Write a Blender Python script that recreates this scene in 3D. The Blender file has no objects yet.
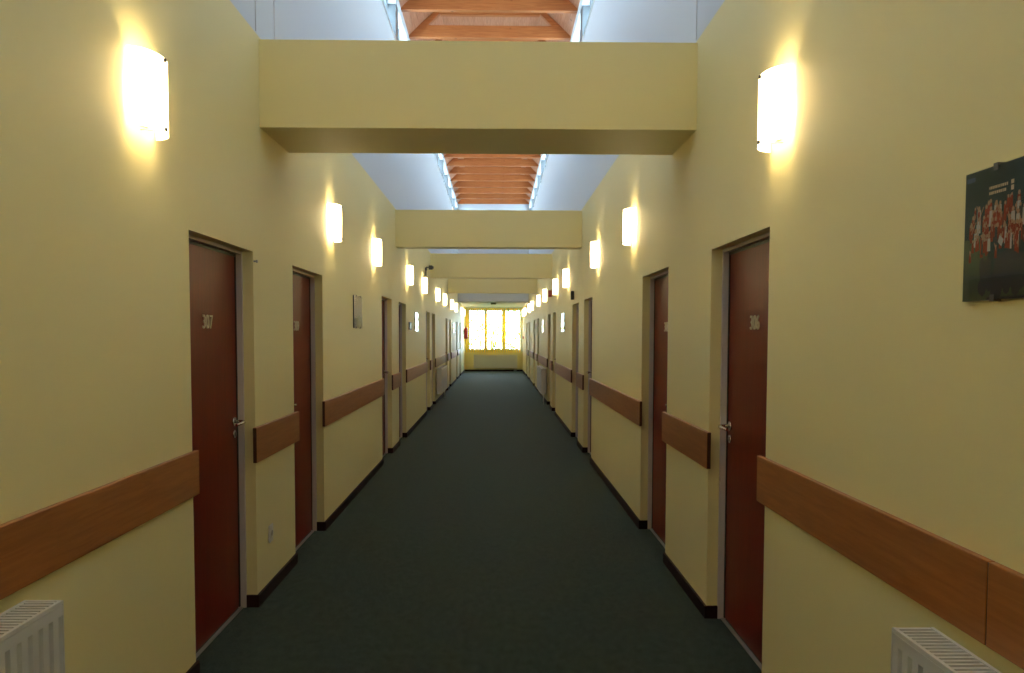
import bpy, bmesh, math, random
from mathutils import Matrix, Vector
PI = math.pi
random.seed(7)
S = bpy.context.scene
C = S.collection

# ------------------------------------------------------------------ measures (metres)
L, R = -1.4162, 1.2087          # corridor faces of the two long walls
Y0, YE = -2.6, 35.76            # back and far end of the corridor
H = 2.10                        # height of the door recesses
PAINT = 3.39                    # top of the yellow wall
SHAFT_END = 29.6                # where the tall roof well stops
LOW = 2.87                      # low ceiling of the last stretch
EAVE = 6.43
W0, W1 = 5.74, 6.30             # clerestory band
DOORS_L = [(3.71, 4.68), (5.58, 6.53), (9.90, 10.84), (11.62, 12.54), (16.16, 17.06), (17.62, 18.55),
           (22.35, 23.28), (24.15, 25.05), (28.40, 29.30), (31.00, 31.90)]
DOORS_R = [(3.52, 4.47), (5.58, 6.57), (10.00, 10.91), (11.65, 12.60), (16.05, 16.95), (17.62, 18.55),
           (22.30, 23.20), (24.60, 25.50), (28.20, 29.10), (30.80, 31.70)]

# ------------------------------------------------------------------ materials
def new_mat(name):
    m = bpy.data.materials.new(name); m.use_nodes = True
    nt = m.node_tree
    for n in list(nt.nodes):
        nt.nodes.remove(n)
    out = nt.nodes.new('ShaderNodeOutputMaterial')
    return m, nt, out

def principled(name, col, rough=0.5, metal=0.0, spec=0.5, coat=0.0, bump=None, var=None, emit=None):
    m, nt, out = new_mat(name)
    b = nt.nodes.new('ShaderNodeBsdfPrincipled')
    b.inputs['Base Color'].default_value = (*col, 1)
    b.inputs['Roughness'].default_value = rough
    b.inputs['Metallic'].default_value = metal
    b.inputs['Specular IOR Level'].default_value = spec
    b.inputs['Coat Weight'].default_value = coat
    nt.links.new(b.outputs[0], out.inputs[0])
    tc = None
    if bump or var:
        tc = nt.nodes.new('ShaderNodeTexCoord')
    if bump:
        scale, strength, dist = bump
        n = nt.nodes.new('ShaderNodeTexNoise'); n.inputs['Scale'].default_value = scale; n.inputs['Detail'].default_value = 3
        nt.links.new(tc.outputs['Object'], n.inputs['Vector'])
        bp = nt.nodes.new('ShaderNodeBump'); bp.inputs['Strength'].default_value = strength; bp.inputs['Distance'].default_value = dist
        nt.links.new(n.outputs['Fac'], bp.inputs['Height']); nt.links.new(bp.outputs[0], b.inputs['Normal'])
    if var:
        scale, col2, stretch = var
        mp = nt.nodes.new('ShaderNodeMapping'); mp.inputs['Scale'].default_value = stretch
        nt.links.new(tc.outputs['Object'], mp.inputs['Vector'])
        n = nt.nodes.new('ShaderNodeTexNoise'); n.inputs['Scale'].default_value = scale; n.inputs['Detail'].default_value = 4
        nt.links.new(mp.outputs[0], n.inputs['Vector'])
        r = nt.nodes.new('ShaderNodeValToRGB')
        r.color_ramp.elements[0].position = 0.3; r.color_ramp.elements[1].position = 0.7
        r.color_ramp.elements[0].color = (*col, 1); r.color_ramp.elements[1].color = (*col2, 1)
        nt.links.new(n.outputs['Fac'], r.inputs[0]); nt.links.new(r.outputs[0], b.inputs['Base Color'])
    return m

def glass_mat(name, tint=(1, 1, 1), base=0.04, rough=0.02):
    m, nt, out = new_mat(name)
    t = nt.nodes.new('ShaderNodeBsdfTransparent'); t.inputs[0].default_value = (*tint, 1)
    g = nt.nodes.new('ShaderNodeBsdfGlossy'); g.inputs['Roughness'].default_value = rough
    lw = nt.nodes.new('ShaderNodeLayerWeight'); lw.inputs['Blend'].default_value = 0.5
    pw = nt.nodes.new('ShaderNodeMath'); pw.operation = 'POWER'; pw.inputs[1].default_value = 5.0
    nt.links.new(lw.outputs['Facing'], pw.inputs[0])
    fr = nt.nodes.new('ShaderNodeMath'); fr.operation = 'MULTIPLY_ADD'; fr.inputs[1].default_value = 0.9; fr.inputs[2].default_value = base
    nt.links.new(pw.outputs[0], fr.inputs[0])
    mx = nt.nodes.new('ShaderNodeMixShader')
    nt.links.new(fr.outputs[0], mx.inputs[0]); nt.links.new(t.outputs[0], mx.inputs[1]); nt.links.new(g.outputs[0], mx.inputs[2])
    nt.links.new(mx.outputs[0], out.inputs[0])
    return m

def emissive(name, col, strength):
    m, nt, out = new_mat(name)
    e = nt.nodes.new('ShaderNodeEmission'); e.inputs[0].default_value = (*col, 1); e.inputs[1].default_value = strength
    nt.links.new(e.outputs[0], out.inputs[0])
    return m

def translucent(name, col, tr, mix=0.5):
    m, nt, out = new_mat(name)
    d = nt.nodes.new('ShaderNodeBsdfDiffuse'); d.inputs[0].default_value = (*col, 1)
    t = nt.nodes.new('ShaderNodeBsdfTranslucent'); t.inputs[0].default_value = (*tr, 1)
    mx = nt.nodes.new('ShaderNodeMixShader'); mx.inputs[0].default_value = mix
    nt.links.new(d.outputs[0], mx.inputs[1]); nt.links.new(t.outputs[0], mx.inputs[2]); nt.links.new(mx.outputs[0], out.inputs[0])
    return m, nt, mx, out

M = {}
M['yellow'] = principled('yellow_plaster', (0.79, 0.705, 0.365), 0.55, spec=0.3, bump=(160, 0.12, 0.003))
M['white'] = principled('white_plaster', (0.62, 0.665, 0.73), 0.6, spec=0.3, bump=(160, 0.1, 0.003))
M['carpet'] = principled('green_carpet', (0.001, 0.011, 0.011), 0.7, spec=0.06, bump=(260, 1.0, 0.008),
                         var=(24, (0.024, 0.046, 0.042), (1, 0.6, 1)))
b_ = [q for q in M['carpet'].node_tree.nodes if q.type == 'BSDF_PRINCIPLED'][0]
b_.inputs['Sheen Weight'].default_value = 0.28; b_.inputs['Sheen Tint'].default_value = (0.85, 1.0, 0.92, 1); b_.inputs['Sheen Roughness'].default_value = 0.24
M['base'] = principled('dark_skirting', (0.024, 0.006, 0.006), 0.5, spec=0.2)
M['frame'] = principled('grey_metal_paint', (0.60, 0.53, 0.53), 0.35)
M['chrome'] = principled('brushed_steel', (0.72, 0.71, 0.68), 0.25, metal=1.0)
M['number'] = principled('steel_numeral', (0.75, 0.70, 0.58), 0.35, metal=0.7)
M['black'] = principled('black_plastic', (0.02, 0.02, 0.02), 0.4)
M['white_metal'] = principled('white_enamel', (0.66, 0.66, 0.65), 0.3)
M['white_plastic'] = principled('white_plastic', (0.75, 0.74, 0.70), 0.35)
M['grille'] = principled('grey_grille', (0.30, 0.31, 0.32), 0.4)
M['red'] = principled('red_enamel', (0.42, 0.03, 0.02), 0.3)
M['strip'] = principled('aluminium_strip', (0.45, 0.46, 0.44), 0.35, metal=0.6)
M['glass'] = glass_mat('window_glass')
M['window_grey'] = principled('grey_window_paint', (0.13, 0.145, 0.16), 0.4)
M['joint_dark'] = principled('dark_steel', (0.09, 0.09, 0.085), 0.35, metal=0.5)
M['joint'] = principled('grey_joint', (0.55, 0.56, 0.60), 0.6)
M['emergency_housing'] = principled('olive_plastic', (0.10, 0.11, 0.07), 0.4)
M['dark_hole'] = principled('dark_recess', (0.01, 0.01, 0.01), 0.8)
M['bark'] = principled('bark', (0.12, 0.08, 0.05), 0.9)
M['lawn'] = principled('lawn_green', (0.10, 0.22, 0.05), 0.9, var=(0.6, (0.16, 0.28, 0.08), (1, 1, 1)))
M['leaf'] = None
M['pale_wall'] = principled('pale_render', (0.7, 0.7, 0.68), 0.8)

def wood(name, dark, light, axis, rough=0.4, scale=6.0, knots=False, spec=0.5):
    m, nt, out = new_mat(name)
    b = nt.nodes.new('ShaderNodeBsdfPrincipled'); b.inputs['Roughness'].default_value = rough; b.inputs['Specular IOR Level'].default_value = spec
    nt.links.new(b.outputs[0], out.inputs[0])
    tc = nt.nodes.new('ShaderNodeTexCoord'); mp = nt.nodes.new('ShaderNodeMapping')
    sc = [9.0, 9.0, 9.0]; sc[axis] = 0.6
    mp.inputs['Scale'].default_value = sc
    nt.links.new(tc.outputs['Object'], mp.inputs['Vector'])
    n = nt.nodes.new('ShaderNodeTexNoise'); n.inputs['Scale'].default_value = scale; n.inputs['Detail'].default_value = 5
    n.inputs['Distortion'].default_value = 0.6
    nt.links.new(mp.outputs[0], n.inputs['Vector'])
    r = nt.nodes.new('ShaderNodeValToRGB')
    r.color_ramp.elements[0].position = 0.3; r.color_ramp.elements[1].position = 0.72
    r.color_ramp.elements[0].color = (*dark, 1); r.color_ramp.elements[1].color = (*light, 1)
    nt.links.new(n.outputs['Fac'], r.inputs[0])
    col = r.outputs[0]
    if knots:
        v = nt.nodes.new('ShaderNodeTexVoronoi'); v.inputs['Scale'].default_value = 3.2
        nt.links.new(tc.outputs['Object'], v.inputs['Vector'])
        kr = nt.nodes.new('ShaderNodeValToRGB')
        kr.color_ramp.elements[0].position = 0.03; kr.color_ramp.elements[1].position = 0.10
        kr.color_ramp.elements[0].color = (0.25, 0.15, 0.1, 1); kr.color_ramp.elements[1].color = (1, 1, 1, 1)
        nt.links.new(v.outputs['Distance'], kr.inputs[0])
        mm = nt.nodes.new('ShaderNodeMix'); mm.data_type = 'RGBA'; mm.blend_type = 'MULTIPLY'; mm.inputs[0].default_value = 0.8
        nt.links.new(col, mm.inputs[6]); nt.links.new(kr.outputs[0], mm.inputs[7]); col = mm.outputs[2]
    nt.links.new(col, b.inputs['Base Color'])
    return m

M['beech'] = wood('beech_board', (0.31, 0.108, 0.028), (0.42, 0.165, 0.046), 1, 0.33)
M['door'] = wood('mahogany_door', (0.145, 0.008, 0.003), (0.19, 0.014, 0.004), 2, 0.34, spec=0.28, scale=4)
M['pine'] = wood('orange_pine', (0.40, 0.115, 0.030), (0.53, 0.185, 0.055), 0, 0.45, knots=True)
M['plank'] = wood('pine_planks', (0.46, 0.19, 0.10), (0.60, 0.30, 0.18), 1, 0.5, knots=True)

LAMP = (1.0, 0.84, 0.54)
m, nt, mx, out = translucent('opal_lamp_glass', (0.9, 0.88, 0.82), (0.95, 0.85, 0.62), 0.55)
e = nt.nodes.new('ShaderNodeEmission'); e.inputs[0].default_value = (1.0, 0.84, 0.55, 1); e.inputs[1].default_value = 3.6
a = nt.nodes.new('ShaderNodeAddShader')
nt.links.new(mx.outputs[0], a.inputs[0]); nt.links.new(e.outputs[0], a.inputs[1]); nt.links.new(a.outputs[0], out.inputs[0])
M['opal'] = m
M['bulb'] = emissive('lit_bulb', LAMP, 95.0)
M['leaf'] = translucent('leaf_green', (0.20, 0.36, 0.12), (0.34, 0.52, 0.20), 0.5)[0]
M['blind'] = translucent('yellow_blind_fabric', (0.90, 0.62, 0.04), (1.0, 0.72, 0.04), 0.6)[0]

# ------------------------------------------------------------------ mesh builder
class MB:
    def __init__(s):
        s.v, s.f, s.mi, s.smooth = [], [], [], []
    def quad(s, pts, mi=0, sm=False):
        i = len(s.v); s.v += [tuple(p) for p in pts]; s.f.append(tuple(range(i, i + len(pts)))); s.mi.append(mi); s.smooth.append(sm)
    def box(s, x0, x1, y0, y1, z0, z1, mi=0):
        x0, x1 = sorted((x0, x1)); y0, y1 = sorted((y0, y1)); z0, z1 = sorted((z0, z1))
        i = len(s.v)
        s.v += [(x0, y0, z0), (x1, y0, z0), (x1, y1, z0), (x0, y1, z0), (x0, y0, z1), (x1, y0, z1), (x1, y1, z1), (x0, y1, z1)]
        for q in ((0, 3, 2, 1), (4, 5, 6, 7), (0, 1, 5, 4), (1, 2, 6, 5), (2, 3, 7, 6), (3, 0, 4, 7)):
            s.f.append(tuple(i + k for k in q)); s.mi.append(mi); s.smooth.append(False)
        return s
    def prism(s, poly, axis, a0, a1, mi=0, sm=False):
        """extrude a 2-D polygon along an axis (0,1,2); poly holds the other two coordinates in order"""
        def P(p, a):
            q = list(p); q.insert(axis, a); return tuple(q)
        n = len(poly); i = len(s.v)
        s.v += [P(p, a0) for p in poly] + [P(p, a1) for p in poly]
        s.f.append(tuple(range(i, i + n))[::-1]); s.mi.append(mi); s.smooth.append(False)
        s.f.append(tuple(range(i + n, i + 2 * n))); s.mi.append(mi); s.smooth.append(False)
        for k in range(n):
            j = (k + 1) % n
            s.f.append((i + k, i + j, i + n + j, i + n + k)); s.mi.append(mi); s.smooth.append(sm)
        return s
    def tube(s, pts, r, n=10, mi=0, cap=True):
        pts = [Vector(p) for p in pts]; rings = []
        rr = r if isinstance(r, (list, tuple)) else [r] * len(pts)
        up = None
        for k, p in enumerate(pts):
            t = (pts[min(k + 1, len(pts) - 1)] - pts[max(k - 1, 0)]).normalized()
            ref = Vector((0, 0, 1)) if abs(t.z) < 0.9 else Vector((0, 1, 0))
            a = t.cross(ref).normalized(); b = t.cross(a).normalized()
            i = len(s.v)
            for q in range(n):
                an = 2 * PI * q / n
                s.v.append(tuple(p + (a * math.cos(an) + b * math.sin(an)) * rr[k]))
            rings.append(i)
        for k in range(len(rings) - 1):
            for q in range(n):
                j = (q + 1) % n
                s.f.append((rings[k] + q, rings[k] + j, rings[k + 1] + j, rings[k + 1] + q)); s.mi.append(mi); s.smooth.append(True)
        if cap:
            s.f.append(tuple(rings[0] + q for q in range(n))[::-1]); s.mi.append(mi); s.smooth.append(False)
            s.f.append(tuple(rings[-1] + q for q in range(n))); s.mi.append(mi); s.smooth.append(False)
        return s
    def lathe(s, prof, c, n=20, mi=0):
        """revolve (r, z) about the vertical through c"""
        rings = []
        for r, z in prof:
            i = len(s.v)
            for q in range(n):
                an = 2 * PI * q / n
                s.v.append((c[0] + r * math.cos(an), c[1] + r * math.sin(an), c[2] + z))
            rings.append(i)
        for k in range(len(rings) - 1):
            for q in range(n):
                j = (q + 1) % n
                s.f.append((rings[k] + q, rings[k] + j, rings[k + 1] + j, rings[k + 1] + q)); s.mi.append(mi); s.smooth.append(True)
        s.f.append(tuple(rings[0] + q for q in range(n))[::-1]); s.mi.append(mi); s.smooth.append(False)
        s.f.append(tuple(rings[-1] + q for q in range(n))); s.mi.append(mi); s.smooth.append(False)
        return s
    def mesh(s, name, mats):
        me = bpy.data.meshes.new(name); me.from_pydata(s.v, [], s.f)
        mats = mats if isinstance(mats, (list, tuple)) else [mats]
        for k in mats: me.materials.append(M[k] if isinstance(k, str) else k)
        for p, mi, sm in zip(me.polygons, s.mi, s.smooth):
            p.material_index = mi; p.use_smooth = sm
        bm = bmesh.new(); bm.from_mesh(me); bmesh.ops.recalc_face_normals(bm, faces=bm.faces); bm.to_mesh(me); bm.free()
        me.update()
        return me

def link(name, me, parent=None, bevel=0.0, loc=None):
    o = bpy.data.objects.new(name, me); C.objects.link(o)
    if parent: o.parent = parent
    if loc: o.location = loc
    if bevel:
        b = o.modifiers.new('bevel', 'BEVEL'); b.width = bevel; b.segments = 2; b.limit_method = 'ANGLE'; b.angle_limit = math.radians(40)
    return o
def obj(name, mb, mats, parent=None, bevel=0.0):
    return link(name, mb.mesh(name, mats), parent, bevel)
def tag(o, label, cat, group=None, kind=None):
    o['label'] = label; o['category'] = cat
    if group: o['group'] = group
    if kind: o['kind'] = kind
    return o
def thing(name, label, cat, loc=(0, 0, 0), rotz=0.0, group=None, kind=None):
    o = bpy.data.objects.new(name, None); C.objects.link(o)
    o.empty_display_size = 0.1; o.location = loc; o.rotation_euler = (0, 0, rotz)
    return tag(o, label, cat, group, kind)
def struct(name, mb, mats, label=None, bevel=0.0):
    o = obj(name, mb, mats, None, bevel); o['kind'] = 'structure'
    if label: o['label'] = label
    return o
def on_wall(side, y, z=0.0):
    """place of a thing fixed to a long wall; its local +x points into the corridor, its local y runs along the wall"""
    return ((L, y, z), 0.0) if side < 0 else ((R, y, z), PI)
def dup(root, loc, rotz, label):
    r = root.copy(); C.objects.link(r); r.location = loc; r.rotation_euler = (0, 0, rotz); r['label'] = label
    for ch in root.children:
        c = ch.copy(); C.objects.link(c); c.parent = r
        for g in ch.children:
            d = g.copy(); C.objects.link(d); d.parent = c
    return r
SIDE = {-1: 'left', 1: 'right'}
ORD = ['first', 'second', 'third', 'fourth', 'fifth', 'sixth', 'seventh', 'eighth', 'ninth', 'tenth', 'eleventh', 'twelfth',
       'thirteenth', 'fourteenth', 'fifteenth', 'sixteenth', 'seventeenth', 'eighteenth', 'nineteenth', 'twentieth']

# ------------------------------------------------------------------ the setting
TH = 0.30                                   # wall thickness; the door recess is 0.16 deep, solid behind
REC = 0.16
def wx(side, p):                            # p metres out of the wall into the corridor
    return L + p if side < 0 else R - p

f = MB(); f.box(L - TH, R + TH, Y0 - 0.2, YE + 0.2, -0.12, 0.0)
struct('floor', f, 'carpet', 'dark green carpet running the length of the corridor')

for side, doors in ((-1, DOORS_L), (1, DOORS_R)):
    w = MB(); y = Y0
    for (a, b) in doors:
        w.box(wx(side, 0), wx(side, -TH), y, a, 0, PAINT)
        w.box(wx(side, 0), wx(side, -TH), a, b, H, PAINT)
        w.box(wx(side, -REC), wx(side, -TH), a, b, 0, H)  # unseen backing added behind the leaf to keep sky light out
        y = b
    w.box(wx(side, 0), wx(side, -TH), y, YE, 0, PAINT)
    struct('wall_' + SIDE[side], w, 'yellow', 'yellow plaster wall on the %s of the corridor' % SIDE[side])
    # white wall of the roof well above, with the clerestory band left open
    u = MB(); ye = SHAFT_END + 0.2
    u.box(wx(side, 0), wx(side, -TH), Y0, ye, PAINT, W0)
    u.box(wx(side, 0), wx(side, -TH), Y0, ye, W1, EAVE + 0.10)
    u.box(wx(side, 0), wx(side, -TH), Y0, Y0 + 0.25, W0, W1)
    struct('wall_%s_upper' % SIDE[side], u, 'white', 'white upper wall of the roof well on the %s' % SIDE[side])
    # skirting, wrapped into the door recesses
    s = MB(); y = Y0; t = 0.013; hb = 0.072
    cuts = list(doors) + [(YE, None)]
    prev = None
    for (a, b) in cuts:
        s.box(wx(side, 0), wx(side, t), y - (t if prev else 0), a + (t if b else 0), 0, hb)
        if prev: s.box(wx(side, 0), wx(side, -0.061), y - t, y, 0, hb)
        if b: s.box(wx(side, 0), wx(side, -0.061), a, a + t, 0, hb)
        y = b; prev = True
    struct('baseboard_' + SIDE[side], s, 'base', 'dark brown skirting along the %s wall' % SIDE[side])

# far end
wl, wr, wb, wt = -1.31, 1.18, 0.92, 2.80
e = MB()
e.box(L - TH, wl, YE, YE + 0.25, 0, LOW); e.box(wr, R + TH, YE, YE + 0.25, 0, LOW)
e.box(wl, wr, YE, YE + 0.25, 0, wb); e.box(wl, wr, YE, YE + 0.25, wt, LOW)
struct('wall_end', e, 'yellow', 'yellow end wall under the big window')
e = MB(); e.box(L, R, YE - 0.013, YE, 0, 0.072); struct('baseboard_end', e, 'base', 'dark skirting under the end window')
e = MB(); e.box(L - TH, R + TH, Y0 - 0.2, Y0, 0, EAVE + 0.9); struct('wall_back', e, 'yellow', 'yellow wall behind the camera')
e = MB(); e.box(L - TH, R + TH, SHAFT_END, SHAFT_END + 0.2, LOW, EAVE + 0.9)
struct('wall_well_end', e, 'white', 'white end wall of the roof well above the low ceiling')
e = MB(); e.box(L - TH, R + TH, SHAFT_END + 0.2, YE + 0.25, LOW, PAINT + 0.1); struct('ceiling_low', e, 'white', 'white low ceiling before the end window')

# pine roof: two planked slopes meeting at a ridge
XC = (L + R) / 2; FLAT = 0.50                 # the planks rise at 45 degrees from the wall heads, then run flat
e = MB()
prof = [(L - TH, EAVE - 0.28), (L, EAVE + 0.02), (L + FLAT, EAVE + FLAT + 0.02), (R - FLAT, EAVE + FLAT + 0.02), (R, EAVE + 0.02), (R + TH, EAVE - 0.28)]
for (xa, za), (xb, zb) in zip(prof[1:-2], prof[2:-1]):
    n = max(4, round(math.hypot(xb - xa, zb - za) / 0.125))
    for k in range(n):                      # boards run along the corridor with fine grooves between them
        t0, t1 = (k + 0.02) / n, (k + 0.98) / n
        x0, z0, x1, z1 = xa + (xb - xa) * t0, za + (zb - za) * t0, xa + (xb - xa) * t1, za + (zb - za) * t1
        e.prism([(x0, z0), (x1, z1), (x1, z1 + 0.03), (x0, z0 + 0.03)], 1, Y0, SHAFT_END)
e.prism([(L - TH, EAVE + 0.05), (L, EAVE + 0.05), (L + FLAT, EAVE + FLAT + 0.04), (R - FLAT, EAVE + FLAT + 0.04), (R, EAVE + 0.05), (R + TH, EAVE + 0.05),
         (R + TH, EAVE + 0.12), (R - FLAT + 0.1, EAVE + FLAT + 0.14), (L + FLAT - 0.1, EAVE + FLAT + 0.14), (L - TH, EAVE + 0.12)], 1, Y0 - 0.2, SHAFT_END + 0.2)
struct('ceiling', e, 'plank', 'orange pine plank roof over the corridor')

for n, (side, y) in enumerate(((-1, 4.785), (-1, 5.185), (1, 4.875))):
    e = MB(); e.box(wx(side, 0), wx(side, 0.004), y - 0.006, y + 0.006, PAINT + 0.01, W0 - 0.01)
    struct('trim_%d' % (n + 1), e, 'joint', 'thin vertical joint strip on the white upper wall')

# ------------------------------------------------------------------ roof trusses
def truss(y, label):
    t = thing('roof_truss', label, 'beam', (XC, y, EAVE), 0, 'pine roof trusses')
    w = (R - L) / 2 - 0.002
    key = 'truss'
    if key not in CACHE:
        tb = MB()
        tb.prism([(-w, 0.0), (w, 0.0), (w, 0.05), (w - 0.22, 0.19), (-w + 0.22, 0.19), (-w, 0.05)], 1, -0.05, 0.05)
        out = [('tie_beam', tb.mesh('tie_beam', 'pine'))]
        for s in (-1, 1):
            rb = MB()
            rb.prism([(s * (w - 0.002), 0.055), (s * (w - 0.17), 0.055), (s * (w - 0.60), 0.485), (s * (w - 0.50), 0.485)], 1, -0.045, 0.045)
            out.append(('rafter', rb.mesh('rafter', 'pine')))
        cb = MB(); cb.box(-w + 0.50, w - 0.50, -0.045, 0.045, 0.36, 0.51); out.append(('collar_beam', cb.mesh('collar_beam', 'pine')))
        CACHE[key] = out
    for n, me in CACHE[key]:
        link(n, me, t, 0.006)
    return t
CACHE = {}
ks = list(range(-2, 17))
for k in ks:
    y = 12.08 + 1.085 * k
    d = len(ks) - 1 - ks.index(k)
    if k == 0: lab = 'pine roof truss nearer the camera of the two above the big front beam'
    elif k == 1: lab = 'pine roof truss just over the upper edge of the big front beam'
    elif d == 0: lab = 'last pine roof truss, against the white end wall of the roof well'
    else: lab = 'pine roof truss, %s from the white end wall of the roof well' % ORD[d]
    truss(y, lab)

# ------------------------------------------------------------------ yellow cross beams between the walls
for n, (y, d, lab) in enumerate([(4.845, 0.668, 'deep yellow plaster beam crossing nearest the camera, between the doors'),
                                 (11.27, 0.26, 'yellow plaster beam crossing second, seen under the front beam'),
                                 (17.25, 0.26, 'yellow plaster beam crossing third, behind the security camera'),
                                 (23.45, 0.26, 'farthest yellow plaster beam crossing before the white ceiling')]):
    b = MB(); w = (R - L) / 2
    b.box(-w, w, 0, d, 0, 0.516)
    o = obj('cross_beam', b, 'yellow'); o.location = (XC, y, 2.857)
    tag(o, lab, 'beam', 'yellow cross beams')

# ------------------------------------------------------------------ clerestory windows (structure)
nwin = 2
for side in (-1, 1):
    for k in range(16):
        y = Y0 + 0.25 + k * 2.0; ln = 2.0
        if y + ln > SHAFT_END: ln = SHAFT_END - y
        if ln < 0.6: continue
        loc, rz = on_wall(side, y + ln / 2, W0)
        t = thing('window_%d' % nwin, 'high clerestory window, %s from the camera on the %s' % (ORD[k], SIDE[side]), 'window', loc, rz, 'clerestory windows', 'structure')
        nwin += 1
        hh = W1 - W0; fr = MB(); a = ln / 2; tk = 0.05; ep = 0.14
        fr.box(-TH, -0.012, -a, -a + ep, 0, hh).box(-TH, -0.012, a - ep, a, 0, hh)
        fr.box(-0.24, -0.14, -a + ep, a - ep, 0, tk).box(-0.24, -0.14, -a + ep, a - ep, hh - tk, hh)
        m1 = a / 3
        fr.box(-0.26, -0.06, -m1 - 0.025, -m1 + 0.025, tk, hh - tk).box(-0.26, -0.06, m1 - 0.025, m1 + 0.025, tk, hh - tk)
        obj('window_frame', fr, 'window_grey', t)
        g = MB()
        g.box(-0.205, -0.195, -a + ep, -m1 - 0.025, tk, hh - tk).box(-0.205, -0.195, -m1 + 0.025, m1 - 0.025, tk, hh - tk).box(-0.205, -0.195, m1 + 0.025, a - ep, tk, hh - tk)
        obj('window_pane', g, 'glass', t)
        sl = MB(); sl.box(-0.14, 0.012, -a + ep, a - ep, 0, 0.012); obj('sill', sl, 'white_metal', t)

# ------------------------------------------------------------------ doors
def text_mesh(txt, size):
    cu = bpy.data.curves.new('numeral', 'FONT'); cu.body = txt; cu.size = size; cu.extrude = 0.003; cu.offset = 0.0
    cu.align_x = 'CENTER'; cu.align_y = 'CENTER'; cu.space_character = 1.02
    o = bpy.data.objects.new('numeral', cu); C.objects.link(o)
    dg = bpy.context.evaluated_depsgraph_get()
    me = bpy.data.meshes.new_from_object(o.evaluated_get(dg))
    bpy.data.objects.remove(o); bpy.data.curves.remove(cu)
    me.materials.clear(); me.materials.append(M['number'])
    return me
TXT = Matrix(((0, 0, 1, 0), (1, 0, 0, 0), (0, 1, 0, 0), (0, 0, 0, 1)))

def door(n, side, a, b, far_handle, label, number):
    loc, rz = on_wall(side, (a + b) / 2, 0)
    w = (b - a) / 2
    t = thing('door_%d' % n, label, 'door', loc, rz, None, 'structure')
    ft = 0.018; x0, x1 = -REC + 0.001, -0.062
    fr = MB()
    fr.box(x0, x1, -w, -w + ft, 0.0, H).box(x0, x1, w - ft, w, 0.0, H).box(x0, x1, -w + ft, w - ft, H - ft, H)
    # stop behind the leaf edge
    fr.box(x0, x0 + 0.03, -w + ft, -w + ft + 0.02, 0, H - ft).box(x0, x0 + 0.03, w - ft - 0.02, w - ft, 0, H - ft)
    obj('door_frame', fr, 'frame', t)
    lf = MB(); lf.box(-0.128, -0.098, -w + ft + 0.006, w - ft - 0.006, 0.012, H - ft - 0.012)
    obj('door_leaf', lf, 'door', t, 0.002)
    sl = MB(); e0 = w - ft - 0.001  # black strips stand in for the shadowed gap around the leaf
    for q in (-1, 1): sl.box(-0.0985, -0.0935, q * e0, q * (e0 - 0.016), 0.01, H - ft - 0.001)
    sl.box(-0.0985, -0.0935, -e0, e0, H - ft - 0.016, H - ft - 0.001)
    obj('door_seal', sl, 'black', t)
    th = MB(); th.box(-0.098, -0.078, -w + ft + 0.001, w - ft - 0.001, 0.0, 0.006); obj('threshold', th, 'strip', t)
    # lever handle, near the pier between the doors of a pair
    s = 1 if far_handle else -1
    if side > 0: s = -s
    hy = s * (w - ft - 0.065); hz = 1.115
    hd = MB(); xf = -0.098
    hd.tube([(xf, hy, hz), (xf + 0.008, hy, hz)], 0.026, 18)
    path = [(xf + 0.008, hy, hz), (xf + 0.046, hy, hz), (xf + 0.060, hy - s * 0.006, hz), (xf + 0.066, hy - s * 0.022, hz - 0.001),
            (xf + 0.064, hy - s * 0.07, hz - 0.004), (xf + 0.058, hy - s * 0.130, hz - 0.006)]
    hd.tube(path, [0.010, 0.010, 0.010, 0.010, 0.009, 0.008], 12)
    h = obj('door_handle', hd, 'chrome', t)
    kp = MB(); kp.tube([(xf, hy, hz - 0.072), (xf + 0.007, hy, hz - 0.072)], 0.022, 18)
    kh = obj('keyhole_plate', kp, 'chrome', t)
    kk = MB(); kk.box(xf + 0.0065, xf + 0.0085, hy - 0.004, hy + 0.004, hz - 0.085, hz - 0.062); obj('keyhole', kk, 'black', kh)
    if number:
        me = text_mesh(number, 0.098)
        me.transform(Matrix.Translation((xf + 0.003, 0, 1.68)) @ TXT @ Matrix.Diagonal((1.0, 1.05, 1.0, 1)))
        o = link('room_number', me, t); o['label'] = 'silver numerals %s' % number
    return t

NUM_L = ['307', '309', '311', '313', '315', '317', '319', '321', '323', '325']
NUM_R = ['306', '308', '310', '312', '314', '316', '318', '320', '322', '324']
n = 1
for side, doors, nums in ((-1, DOORS_L, NUM_L), (1, DOORS_R, NUM_R)):
    for i, (a, b) in enumerate(doors):
        if i == 0: lab = 'mahogany red door numbered %s in the left wall recess nearest the camera' % nums[0] if side < 0 else 'mahogany red door with silver numerals nearest the camera on the right'
        else: lab = 'mahogany red door, %s from the camera on the %s wall' % (ORD[i], SIDE[side])
        door(n, side, a, b, i % 2 == 0, lab, nums[i] if i < 4 else None)
        n += 1

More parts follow.
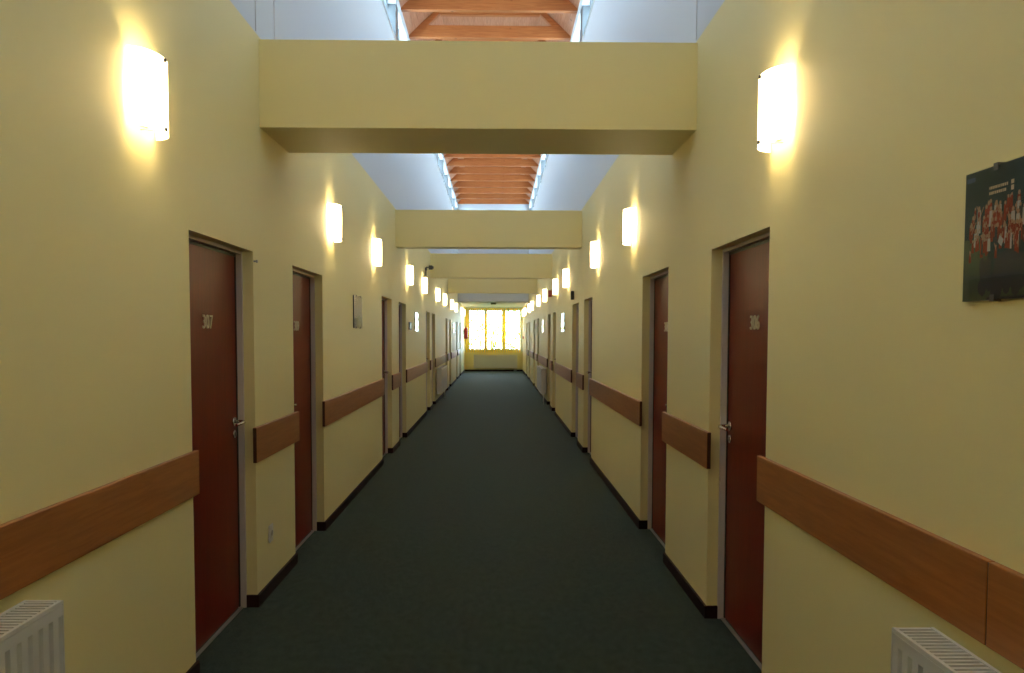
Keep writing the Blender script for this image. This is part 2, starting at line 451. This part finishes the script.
# ------------------------------------------------------------------ bumper boards
def board(side, y0, y1, label):
    y0 -= 0; c = (y0 + y1) / 2; hl = (y1 - y0) / 2
    loc, rz = on_wall(side, c, 0.868)
    t = thing('bumper_rail', label, 'handrail', loc, rz, 'wooden bumper boards on the walls')
    b = MB(); b.box(0.002, 0.024, -hl, hl, 0, 0.207); obj('board', b, 'beech', t, 0.003)
    for s in (-1, 1):                       # dark edge band on each cut end
        q = MB(); q.box(0.003, 0.023, s * hl, s * (hl + 0.002), 0.002, 0.205); o = obj('edge_band', q, 'edge', t); o['label'] = 'dark brown edge band'
M['edge'] = principled('dark_edge_band', (0.07, 0.022, 0.010), 0.45)
OV = 0.055
for side, doors in ((-1, DOORS_L), (1, DOORS_R)):
    segs = []
    prev = Y0 + 0.1
    for i, (a, b) in enumerate(doors):
        segs.append((prev, a)); prev = b
    for i, (a, b) in enumerate(segs):
        sd = SIDE[side]
        if i == 0:
            if side < 0:
                board(side, a, b + 0.02, 'long wooden bumper board above the near radiator on the left wall')
            else:
                board(side, 1.873, b + OV - 0.01, 'wooden bumper board ending at the nearest right door, below the crowd poster')
                board(side, a, 1.870, 'wooden bumper board at the bottom right picture edge, above the right radiator')
            continue
        if i % 2: lab = 'short wooden bumper board between the %s and %s doors on the %s' % (ORD[i - 1], ORD[i], sd)
        else: lab = 'long wooden bumper board between the %s and %s doors on the %s' % (ORD[i - 1], ORD[i], sd)
        board(side, a - OV, b + OV, lab)

# ------------------------------------------------------------------ wall lamps
def lamp_meshes():
    out = []
    hw, dp, gap, ht = 0.128, 0.096, 0.009, 0.295
    bp = MB(); bp.box(0.0, 0.014, -0.100, 0.100, 0.03, 0.265); out.append(('back_plate', bp.mesh('back_plate', 'white_metal'), 0.003))
    sh = MB(); n = 20; tk = 0.005
    def pt(t, o):
        an = PI * t
        return (gap + (dp - gap + o) * math.sin(an) ** 0.9, -(hw + o) * math.cos(an))
    outer = [pt(k / n, 0) for k in range(n + 1)]; inner = [pt(k / n, -tk) for k in range(n + 1)]
    i = 0
    for k in range(n):
        o0, o1, i0, i1 = outer[k], outer[k + 1], inner[k], inner[k + 1]
        sh.quad([(*o0, 0), (*o1, 0), (*o1, ht), (*o0, ht)], 0, True)
        sh.quad([(*i1, 0), (*i0, 0), (*i0, ht), (*i1, ht)], 0, True)
        sh.quad([(*o0, ht), (*o1, ht), (*i1, ht), (*i0, ht)])
        sh.quad([(*o1, 0), (*o0, 0), (*i0, 0), (*i1, 0)])
    sh.quad([(*outer[0], 0), (*outer[0], ht), (*inner[0], ht), (*inner[0], 0)]); sh.quad([(*outer[n], 0), (*inner[n], 0), (*inner[n], ht), (*outer[n], ht)])
    me = sh.mesh('glass_shade', 'opal')
    bm = bmesh.new(); bm.from_mesh(me); bmesh.ops.remove_doubles(bm, verts=bm.verts, dist=1e-5); bmesh.ops.recalc_face_normals(bm, faces=bm.faces); bm.to_mesh(me); bm.free()
    out.append(('glass_shade', me, 0))
    so = MB(); so.box(0.014, 0.060, -0.012, 0.012, 0.072, 0.084); so.tube([(0.052, 0, 0.072), (0.052, 0, 0.118)], 0.016, 12); out.append(('lamp_socket', so.mesh('lamp_socket', 'white_plastic'), 0))
    bu = MB(); bu.lathe([(0.012, 0.0), (0.016, 0.012), (0.025, 0.035), (0.027, 0.055), (0.022, 0.072), (0.010, 0.084), (0.002, 0.087)], (0.052, 0, 0.116), 12)
    out.append(('bulb', bu.mesh('bulb', 'bulb'), 0))
    for z in (0.012, ht - 0.012):
        if True:
            an = PI * 0.5
            x = gap + (dp - gap) * math.sin(an) ** 0.9; y = -hw * math.cos(an)
            c = MB(); c.tube([(0.0, y, z), (x + 0.002, y, z)], 0.0028, 8); c.tube([(x + 0.002, y, z), (x + 0.009, y, z)], 0.008, 10, 1)
            out.append(('clip', c.mesh('clip', ['white_metal', 'black']), 0))
    return out
LM = lamp_meshes()
LAMPS = {-1: [0.60, 3.23, 6.85, 9.25, 12.75, 15.37, 18.85, 21.45, 24.85, 27.5, 31.95 + 0.25, 34.0],
         1: [0.75, 3.38, 7.00, 9.42, 13.30, 15.65, 19.05, 21.85, 25.6, 28.0, 30.2, 33.2]}
LAMPS[1] = [0.75, 3.38, 7.00, 9.42, 13.30, 15.65, 19.05, 21.85, 25.7, 27.9, 32.0, 34.0]
proto = None
for side in (-1, 1):
    for i, y in enumerate(LAMPS[side]):
        loc, rz = on_wall(side, y, 2.42)
        sd = SIDE[side]
        if i == 0: lab = 'lit wall lamp beside the camera on the %s wall, outside the picture' % sd
        elif i == 1: lab = 'large lit wall lamp nearest the camera on the %s wall' % sd
        elif i == len(LAMPS[side]) - 1: lab = 'last lit wall lamp on the %s wall, beside the end window' % sd
        else: lab = 'lit white glass wall lamp, %s in the row on the %s wall' % (ORD[i - 1], sd)
        if proto is None:
            proto = thing('wall_lamp', lab, 'lamp', loc, rz, 'lit wall lamps along the corridor')
            for nme, me, bv in LM: link(nme, me, proto, bv)
        else:
            dup(proto, loc, rz, lab)

# ------------------------------------------------------------------ radiators
def radiator(loc, rz, ln, label, h=0.60, pipes=True):
    t = thing('radiator', label, 'radiator', loc, rz, 'white panel radiators')
    hl = ln / 2; zb = 0.0
    for nm, xa, xb in (('front_panel', 0.118, 0.140), ('back_panel', 0.035, 0.052)):
        p = MB(); n = int(ln / 0.05); st = ln / n
        poly = []
        for k in range(n):                   # fluted sheet: raised ribs between narrow channels
            y = -hl + k * st
            poly += [(xb, y + 0.0), (xb, y + st * 0.55), (xb - 0.012, y + st * 0.70), (xb - 0.012, y + st * 0.85)]
        poly += [(xb, hl), (xa, hl), (xa, -hl)]
        p.prism(poly, 2, 0.03, h - 0.045)
        p.box(xa, xb + 0.001, -hl, hl, 0.0, 0.03); p.box(xa, xb + 0.001, -hl, hl, h - 0.045, h - 0.014)
        obj(nm, p, 'white_metal', t)
    g = MB(); z0, z1 = h - 0.012, h
    g.box(0.030, 0.040, -hl, hl, z0, z1); g.box(0.132, 0.142, -hl, hl, z0, z1)
    n = int(ln / 0.021); st = ln / n
    for k in range(n):
        g.box(0.040, 0.132, -hl + k * st, -hl + k * st + st * 0.42, z0, z1 - 0.002)
    g.box(0.040, 0.132, hl - 0.012, hl, z0, z1)
    obj('top_grille', g, 'white_metal', t)
    c = MB(); n2 = int(ln / 0.03)
    for k in range(n2):
        y = -hl + (k + 0.5) * ln / n2
        c.box(0.053, 0.117, y - 0.002, y + 0.002, 0.04, h - 0.06)
    obj('convector_fins', c, 'grille', t)
    for s in (-1, 1):
        sp = MB(); sp.box(0.030, 0.142, s * hl, s * (hl + 0.003), 0.0, h - 0.002); obj('side_cover', sp, 'white_metal', t)
    br = MB()
    for s in (-1, 1): br.box(0.002, 0.034, s * (hl - 0.25) - 0.02, s * (hl - 0.25) + 0.02, 0.08, h - 0.10)
    obj('mounting_bracket', br, 'white_metal', t)
    v = MB(); zf = -loc[2] + 0.001
    v.tube([(0.085, hl - 0.06, zf), (0.085, hl - 0.06, 0.0)], 0.011, 10); v.tube([(0.085, hl - 0.13, zf), (0.085, hl - 0.13, 0.0)], 0.011, 10)
    obj('supply_pipe', v, 'white_metal', t)
    return t
for side, y0, y1, lab in ((-1, 0.30, 2.325, 'white panel radiator at the lower left picture edge'), (1, 0.10, 2.085, 'white panel radiator at the lower right picture edge'),
                          (-1, 18.66, 20.80, 'distant white panel radiator on the left wall'), (1, 18.62, 20.65, 'distant white panel radiator on the right wall')):
    loc, rz = on_wall(side, (y0 + y1) / 2, 0.235)
    radiator(loc, rz, y1 - y0, lab)
radiator((-0.02, YE, 0.145), -PI / 2, 1.95, 'wide white radiator under the window at the corridor end')

# ------------------------------------------------------------------ pictures and small fittings on the walls
def clip_frame(side, y0, y1, z0, z1, label, build):
    loc, rz = on_wall(side, (y0 + y1) / 2, z0)
    t = thing('clip_frame_picture', label, 'picture', loc, rz)
    hl, h = (y1 - y0) / 2, z1 - z0
    b = MB(); b.box(0.002, 0.013, -hl, hl, 0, h); obj('backing_board', b, 'black', t)
    p, mats = build(hl, h); obj('print', p, mats, t)
    g = MB(); g.box(0.0165, 0.0185, -hl, hl, 0, h); obj('glass_pane', g, 'picture_glass', t)
    for (cy, cz, dz) in ((-hl * 0.5, h, 1), (hl * 0.5, h, 1), (-hl * 0.5, 0, -1), (hl * 0.5, 0, -1)):
        c = MB(); c.box(0.003, 0.0215, cy - 0.008, cy + 0.008, cz, cz + dz * 0.004); c.box(0.0186, 0.0215, cy - 0.008, cy + 0.008, cz - dz * 0.012, cz)
        obj('clip', c, 'joint_dark', t)
    return t
M['picture_glass'] = glass_mat('picture_glass', base=0.012, rough=0.03)
M['poster_dark'] = principled('poster_dark_teal', (0.012, 0.036, 0.040), 0.7, spec=0.1, var=(9, (0.028, 0.062, 0.066), (1, 1, 1)))
M['poster_green'] = principled('poster_green', (0.05, 0.10, 0.025), 0.6, var=(14, (0.02, 0.045, 0.02), (1, 1, 1)))
M['poster_red'] = principled('poster_red', (0.30, 0.045, 0.025), 0.7, spec=0.1, var=(40, (0.17, 0.025, 0.018), (1, 1, 1)))
M['poster_skin'] = principled('poster_skin', (0.32, 0.18, 0.10), 0.6)
M['poster_white'] = principled('poster_white', (0.40, 0.38, 0.34), 0.6)
M['poster_navy'] = principled('poster_navy', (0.006, 0.012, 0.018), 0.6)
M['poster_blue'] = principled('poster_blue', (0.05, 0.09, 0.16), 0.7, spec=0.1)
M['print_grey'] = principled('print_grey', (0.42, 0.36, 0.32), 0.6, var=(5, (0.52, 0.47, 0.42), (1, 1, 1)))
M['print_green'] = principled('print_green', (0.20, 0.24, 0.15), 0.6, var=(12, (0.32, 0.33, 0.24), (1, 1, 1)))
M['text_cream'] = principled('poster_lettering', (0.55, 0.42, 0.26), 0.6)

def poster(hl, h):
    rnd = random.Random(3)
    p = MB(); mats = ['poster_dark', 'poster_green', 'poster_red', 'poster_skin', 'poster_white', 'poster_navy', 'text_cream', 'poster_blue']
    x = 0.0135
    def rect(y0, y1, z0, z1, mi, dx=0.0):
        p.quad([(x + dx, y0, z0), (x + dx, y1, z0), (x + dx, y1, z1), (x + dx, y0, z1)], mi)
    p.box(0.0132, x, -hl, hl, 0, h, 0)
    # on the right wall the far end of the picture is the viewer's left = local -y
    rect(-hl, hl, 0, 0.10 * h, 5, 0.0002); rect(-hl, -hl * 0.62, 0.0, 0.48 * h, 1, 0.0004); rect(-hl, hl, 0.02 * h, 0.09 * h, 1, 0.0003)
    for k in range(90):                      # dark crowd in front
        y = rnd.uniform(-hl * 0.72, hl * 0.98); z = rnd.uniform(0.09, 0.30) * h; r = rnd.uniform(0.010, 0.018)
        p.quad([(x + 0.0014 + k * 1e-6, y + r * math.cos(a * PI / 4), z + 1.6 * r * math.sin(a * PI / 4)) for a in range(8)], 5)
    for k in range(230):                     # figures dressed in red
        y = rnd.uniform(-hl * 0.90, hl * 0.97); z = (0.62 - 0.30 * k / 230 + rnd.uniform(-0.05, 0.05)) * h; w = rnd.uniform(0.004, 0.008); hh = rnd.uniform(0.022, 0.040)
        d = 0.0006 + k * 3e-6
        m = rnd.choice([2, 2, 2, 2, 2, 4, 5])
        p.quad([(x + d, y - w, z), (x + d, y + w, z), (x + d, y + w * 0.8, z + hh), (x + d, y - w * 0.8, z + hh)], m)
        p.quad([(x + d + 1e-6, y + w * 0.7 * math.cos(a * PI / 4), z + hh + w * 0.7 + w * 0.8 * math.sin(a * PI / 4)) for a in range(8)], 3)
        if rnd.random() < 0.4:
            q = rnd.uniform(-0.015, 0.015)
            p.quad([(x + d + 1e-6, y, z + hh * 0.7), (x + d + 1e-6, y + 0.003, z + hh * 0.7), (x + d + 1e-6, y + q + 0.003, z + hh * 1.4), (x + d + 1e-6, y + q, z + hh * 1.4)], 3)
    for k in range(7):                       # pale banners
        y = rnd.uniform(-hl * 0.8, hl * 0.9); z = rnd.uniform(0.2, 0.62) * h
        d = 0.00135
        p.quad([(x + d, y, z), (x + d, y + 0.014, z - 0.012), (x + d, y + 0.022, z + 0.004), (x + d, y + 0.006, z + 0.016)], 4)
    for (row, a, b) in ((0.83, -0.62, -0.36), (0.79, -0.62, -0.40)):     # two short lines of small lettering, too small to read
        y = a * hl
        while y < b * hl:
            wd = rnd.uniform(0.003, 0.007); rect(y, y + wd, row * h, row * h + 0.007, 6, 0.0014); y += wd + 0.0022
    rect(-0.31 * hl, -0.27 * hl, 0.83 * h, 0.86 * h, 6, 0.0014); rect(-0.31 * hl, -0.27 * hl, 0.785 * h, 0.82 * h, 6, 0.0014)
    rect(-0.97 * hl, -0.84 * hl, 0.925 * h, 0.96 * h, 7, 0.0014)
    return p, mats
clip_frame(1, 1.50, 2.025, 1.705, 2.025, 'framed dark poster of a crowd in red, at the right picture edge', poster)
def reflection_print(hl, h):  # greyish ground and greenish foot paint in what the glass reflects
    p = MB(); x = 0.0135
    p.box(0.0132, x, -hl, hl, 0, h, 0)
    p.quad([(x + 2e-4, -hl, 0), (x + 2e-4, hl, 0), (x + 2e-4, hl, h * 0.32), (x + 2e-4, hl * 0.3, h * 0.40), (x + 2e-4, -hl * 0.4, h * 0.34), (x + 2e-4, -hl, h * 0.28)], 1)
    return p, ['print_grey', 'print_green']
for side, y0, y1, lab in ((-1, 7.90, 8.36, 'pale glazed picture on the left wall below the second and third lamps'),
                          (-1, 13.85, 14.32, 'glazed picture on the left wall past the fourth door'),
                          (-1, 26.3, 26.8, 'farthest glazed picture on the left wall'),
                          (1, 13.95, 14.48, 'glazed picture on the right wall past the fourth door, reflecting the window'),
                          (1, 19.95, 20.5, 'glazed picture on the right wall above the distant radiator')):
    clip_frame(side, y0, y1, 1.687, 2.012, lab, reflection_print)

def wall_box(name, side, y, z, w, h, d, mat, label, cat, extra=None):
    loc, rz = on_wall(side, y, z)
    t = thing(name, label, cat, loc, rz)
    b = MB(); b.box(0.004, d, -w / 2, w / 2, 0, h); obj('housing', b, mat, t, min(0.006, d * 0.3))
    b = MB(); b.box(0.0, 0.004, -w * 0.46, w * 0.46, h * 0.05, h * 0.95); obj('mounting_plate', b, mat, t)
    if extra: extra(t, w, h, d)
    return t
def socket_extra(t, w, h, d):
    f = MB(); f.box(d, d + 0.003, -w * 0.36, w * 0.36, h * 0.16, h * 0.84); obj('insert', f, 'white_plastic', t, 0.001)
    p = MB(); p.tube([(d + 0.0025, 0, h / 2), (d + 0.0035, 0, h / 2)], 0.019, 16); obj('socket_well', p, 'grille', t)
wall_box('wall_socket', -1, 4.955, 0.318, 0.08, 0.112, 0.010, 'white_plastic', 'white power socket low on the left pier below the short board', 'socket', socket_extra)
def sign_extra(t, w, h, d):
    f = MB(); f.box(d, d + 0.001, -w * 0.4, w * 0.4, h * 0.12, h * 0.88); obj('face', f, 'sign_face', t)
M['sign_face'] = principled('dark_sign_face', (0.035, 0.05, 0.045), 0.3)
wall_box('wall_sign', -1, 13.06, 1.70, 0.30, 0.13, 0.02, 'black', 'small dark sign on the left wall beside the fourth door', 'sign', sign_extra)
wall_box('door_sensor', 1, 12.36, 2.17, 0.06, 0.135, 0.05, 'black', 'small dark sensor box above the fourth right door', 'sensor', sign_extra)
def siren_extra(t, w, h, d):
    f = MB()
    for k in range(4): f.box(d, d + 0.004, -w * 0.36, w * 0.36, h * (0.2 + 0.17 * k), h * (0.27 + 0.17 * k))
    obj('sound_slots', f, 'black', t)
wall_box('alarm_siren', 1, 17.30, 2.45, 0.15, 0.14, 0.075, 'red', 'red alarm siren high on the right wall', 'alarm', siren_extra)
wall_box('call_point', 1, 34.6, 1.46, 0.12, 0.12, 0.05, 'red', 'dark call point on the right wall beside the end window', 'alarm', sign_extra)
wall_box('motion_detector', 1, 34.7, 2.55, 0.09, 0.13, 0.08, 'black', 'small dark detector high on the right wall beside the end window', 'sensor', sign_extra)
wall_box('notice_plate', 1, 24.0, 1.82, 0.22, 0.16, 0.015, 'beech', 'small brown notice plate on the right wall near the farthest beam', 'sign', None)
# small peg at the edge of the first recess
t = thing('wall_peg', 'tiny dark peg at the upper far edge of the first left recess', 'peg', (L, 4.692, 2.045))
p = MB(); p.tube([(0.0, 0, 0), (0.016, 0, 0)], 0.005, 10); p.tube([(0.016, 0, 0), (0.022, 0, 0)], 0.009, 12); obj('peg_head', p, 'grille', t)

# security camera on a swan-neck bracket
t = thing('security_camera', 'black security camera on a bracket above the left lamps', 'camera', (L, 15.75, 2.74))
b = MB(); b.box(0.0, 0.012, -0.03, 0.03, -0.03, 0.03); b.tube([(0.01, 0, 0.0), (0.03, 0, 0.0), (0.036, 0, 0.02), (0.036, 0, 0.20), (0.045, 0, 0.21), (0.10, 0, 0.21)], 0.014, 10)
b.box(0.018, 0.056, -0.025, 0.025, 0.15, 0.205); obj('mounting_bracket', b, 'black', t)
b = MB(); b.box(0.09, 0.165, -0.05, 0.05, 0.165, 0.245); obj('camera_body', b, 'black', t, 0.008)
ln_ = MB(); ln_.tube([(0.165, 0, 0.205), (0.185, 0, 0.205)], 0.025, 16); obj('lens', ln_, 'black', t)

# fire extinguisher on the left wall near the window
t = thing('fire_extinguisher', 'red fire extinguisher hanging on the left wall beside the end window', 'extinguisher', (L + 0.105, 34.75, 1.46))
b = MB(); b.lathe([(0.06, 0.0), (0.085, 0.01), (0.088, 0.03), (0.088, 0.40), (0.075, 0.45), (0.04, 0.485), (0.028, 0.50)], (0, 0, 0), 20); obj('cylinder', b, 'red', t)
b = MB(); b.tube([(0, 0, 0.495), (0, 0, 0.54)], 0.022, 12); b.box(-0.012, 0.012, -0.10, 0.03, 0.55, 0.565); b.box(-0.012, 0.012, -0.09, 0.03, 0.53, 0.54); obj('valve', b, 'black', t)
b = MB(); b.tube([(0, 0.02, 0.53), (0.02, 0.09, 0.50), (0.03, 0.11, 0.40), (0.03, 0.105, 0.15), (0.03, 0.10, 0.08)], [0.01, 0.01, 0.01, 0.012, 0.02], 10); obj('hose', b, 'black', t)
b = MB(); b.box(-0.105, -0.088, -0.05, 0.05, 0.30, 0.36); b.box(-0.105, -0.085, -0.03, 0.03, 0.1, 0.13); obj('mounting_bracket', b, 'grille', t)

# emergency light under the low ceiling
t = thing('emergency_light', 'small dark emergency light hanging below the white low ceiling', 'light', (-0.10, 30.6, LOW))
b = MB(); b.box(-0.10, 0.10, -0.03, 0.03, -0.075, -0.012); obj('housing', b, 'emergency_housing', t, 0.004)
b = MB(); b.box(-0.02, 0.02, -0.02, 0.02, -0.012, 0.0); obj('mount', b, 'white_plastic', t)

# ------------------------------------------------------------------ end window, blind, outdoors
t = thing('window_1', 'big three-part window at the far end of the corridor', 'window', (0, YE, 0), 0, None, 'structure')
fr = MB(); a = 0.085; f0, f1 = 0.01, 0.07
fr.box(wl, wr, f0, f1, wb, wb + a).box(wl, wr, f0, f1, wt - a, wt)
fr.box(wl, wl + a, f0, f1, wb + a, wt - a).box(wr - a, wr, f0, f1, wb + a, wt - a)
for xm in (-0.47, 0.37): fr.box(xm - 0.07, xm + 0.07, f0, f1, wb + a, wt - a)
obj('window_frame', fr, 'white_metal', t)
g = MB()
for x0, x1 in ((wl + a, -0.54), (-0.40, 0.30), (0.44, wr - a)): g.box(x0, x1, 0.04, 0.048, wb + a, wt - a)
obj('window_pane', g, 'glass', t)
sl = MB(); sl.box(wl, wr, -0.02, 0.01, wb - 0.02, wb + 0.0); obj('sill', sl, 'white_metal', t)

t = thing('vertical_blind', 'bright yellow vertical slat blind hanging across the end window', 'blind', (0, YE - 0.28, 0))
b = MB(); b.box(-1.33, R - 0.02, -0.025, 0.025, LOW - 0.05, LOW - 0.003); obj('headrail', b, 'white_metal', t)
b = MB(); x = -1.29
while x < R - 0.06:
    an = math.radians(66); w = 0.056
    cx, cy = math.cos(an) * w, math.sin(an) * w
    n_ = 6; pts = []
    for q in range(n_ + 1):
        u = -1 + 2 * q / n_
        bow = 0.006 * (1 - u * u)
        pts.append((x + cx * u - math.sin(an) * bow, cy * u + math.cos(an) * bow))
    for q in range(n_):
        (xa, ya), (xb, yb) = pts[q], pts[q + 1]
        b.quad([(xa, ya, 0.855), (xb, yb, 0.855), (xb, yb, LOW - 0.05), (xa, ya, LOW - 0.05)], 0, True)
    x += 0.098
o = obj('slats', b, 'blind', t)
sm = o.modifiers.new('solid', 'SOLIDIFY'); sm.thickness = 0.0015

e = MB(); e.box(-60, 60, YE + 3, 130, -7.2, -7.0)
struct('ground', e, 'lawn', 'green lawn outside beyond the end window')
def tree(x, y, h, r, label, seed):
    rnd = random.Random(seed)
    t = thing('garden_tree', label, 'tree', (x, y, -7.0), 0, 'trees outside the end window')
    k = MB(); k.tube([(0, 0, 0), (0.1, 0, h * 0.35), (-0.05, 0.1, h * 0.6), (0.05, 0, h * 0.9)], [0.24, 0.18, 0.11, 0.04], 10)
    for q in range(6):
        an = q * 1.05; z = h * (0.4 + 0.07 * q)
        k.tube([(0, 0, z), (math.cos(an) * r * 0.35, math.sin(an) * r * 0.35, z + 0.6), (math.cos(an) * r * 0.7, math.sin(an) * r * 0.7, z + 0.9)], [0.08, 0.05, 0.02], 6)
    obj('trunk', k, 'bark', t)
    c = MB()
    for q in range(900):
        while True:
            v = Vector((rnd.uniform(-1, 1), rnd.uniform(-1, 1), rnd.uniform(-1, 1)))
            if 0.25 < v.length < 1: break
        v = Vector((v.x * r, v.y * r, h * 0.66 + v.z * h * 0.36))
        nrm = Vector((rnd.gauss(0, 1), rnd.gauss(0, 1), rnd.gauss(0, 1))).normalized()
        a_ = nrm.orthogonal().normalized(); b_ = nrm.cross(a_); s_ = rnd.uniform(0.09, 0.17)
        c.quad([v - a_ * s_, v + b_ * s_ * 0.55, v + a_ * s_, v - b_ * s_ * 0.55])
    obj('foliage', c, 'leaf', t)
for i, (x, y, h, r, lab) in enumerate([(-2.6, 50, 11.0, 2.4, 'leafy green tree outside, seen through the left window pane'),
                                       (1.9, 54, 12.0, 2.3, 'leafy green tree outside, seen through the right window pane'),
                                       (-0.3, 66, 10.0, 2.6, 'leafy green tree farther out, seen through the middle window pane')]):
    tree(x, y, h, r, lab, i + 5)

# ------------------------------------------------------------------ light
w = bpy.data.worlds.new('World'); S.world = w; w.use_nodes = True
nt = w.node_tree
for q in list(nt.nodes): nt.nodes.remove(q)
out = nt.nodes.new('ShaderNodeOutputWorld'); bg = nt.nodes.new('ShaderNodeBackground')
tc = nt.nodes.new('ShaderNodeTexCoord'); sp = nt.nodes.new('ShaderNodeSeparateXYZ'); rp = nt.nodes.new('ShaderNodeValToRGB')
nt.links.new(tc.outputs['Generated'], sp.inputs[0]); nt.links.new(sp.outputs['Z'], rp.inputs[0])
rp.color_ramp.elements[0].position = 0.0; rp.color_ramp.elements[0].color = (0.64, 0.88, 1.0, 1)
rp.color_ramp.elements[1].position = 0.75; rp.color_ramp.elements[1].color = (0.15, 0.26, 0.40, 1)
nt.links.new(rp.outputs[0], bg.inputs[0]); bg.inputs[1].default_value = 17.0
nt.links.new(bg.outputs[0], out.inputs[0])
sd = bpy.data.lights.new('sun', 'SUN'); sd.energy = 9.0; sd.angle = 0.01; sd.color = (1.0, 0.95, 0.86)
so_ = bpy.data.objects.new('sun', sd); C.objects.link(so_); so_.rotation_euler = (math.radians(50), 0, 0)
def portal(name, loc, rot, sx, sy):
    d = bpy.data.lights.new(name, 'AREA'); d.shape = 'RECTANGLE'; d.size = sx; d.size_y = sy; d.cycles.is_portal = True
    o = bpy.data.objects.new(name, d); C.objects.link(o); o.location = loc; o.rotation_euler = rot
    return o
ln = SHAFT_END - Y0
portal('sky_portal', (L - TH - 0.01, (Y0 + SHAFT_END) / 2, (W0 + W1) / 2), (0, -PI / 2, 0), W1 - W0, ln)
portal('sky_portal', (R + TH + 0.01, (Y0 + SHAFT_END) / 2, (W0 + W1) / 2), (0, PI / 2, 0), W1 - W0, ln)
portal('sky_portal', ((wl + wr) / 2, YE + 0.26, (wb + wt) / 2), (-PI / 2, 0, 0), wr - wl, wt - wb)

# ------------------------------------------------------------------ camera
f_, yaw, pt, ro, sx_, sy_, hc = 794.7412, .0153, -.0488, -.0023, -3.9401, 37.604, 1.6166
c, s = math.cos(yaw), math.sin(yaw); A = Matrix(((c, 0, -s), (0, 1, 0), (s, 0, c)))
c, s = math.cos(pt), math.sin(pt); B = Matrix(((1, 0, 0), (0, c, -s), (0, s, c)))
c, s = math.cos(ro), math.sin(ro); D = Matrix(((c, -s, 0), (s, c, 0), (0, 0, 1)))
Q = D @ B @ A                                # rows: right, up, forward in (x, height, depth)
def cv(r): return Vector((r[0], r[2], r[1]))
r_, u_, fw = cv(Q[0]), cv(Q[1]), cv(Q[2])
cam = bpy.data.cameras.new('Camera'); co = bpy.data.objects.new('Camera', cam); C.objects.link(co)
m4 = Matrix.Identity(4)
for i in range(3):
    m4[i][0], m4[i][1], m4[i][2] = r_[i], u_[i], -fw[i]
m4.translation = (0, 0, hc)
co.matrix_world = m4
cam.sensor_fit = 'HORIZONTAL'; cam.sensor_width = 36.0; cam.lens = f_ / 1024 * 36.0
cam.shift_x = -sx_ / 1024; cam.shift_y = sy_ / 1024
cam.clip_start = 0.02; cam.clip_end = 500
S.camera = co
vs = S.view_settings
S.display_settings.display_device = 'sRGB'
vs.view_transform = 'Standard'; vs.look = 'None'; vs.gamma = 1.0; vs.use_curve_mapping = False
vs.exposure = 0.57
S.cycles.max_bounces = 10; S.cycles.diffuse_bounces = 6; S.cycles.transparent_max_bounces = 16
S.cycles.sample_clamp_indirect = 0.0
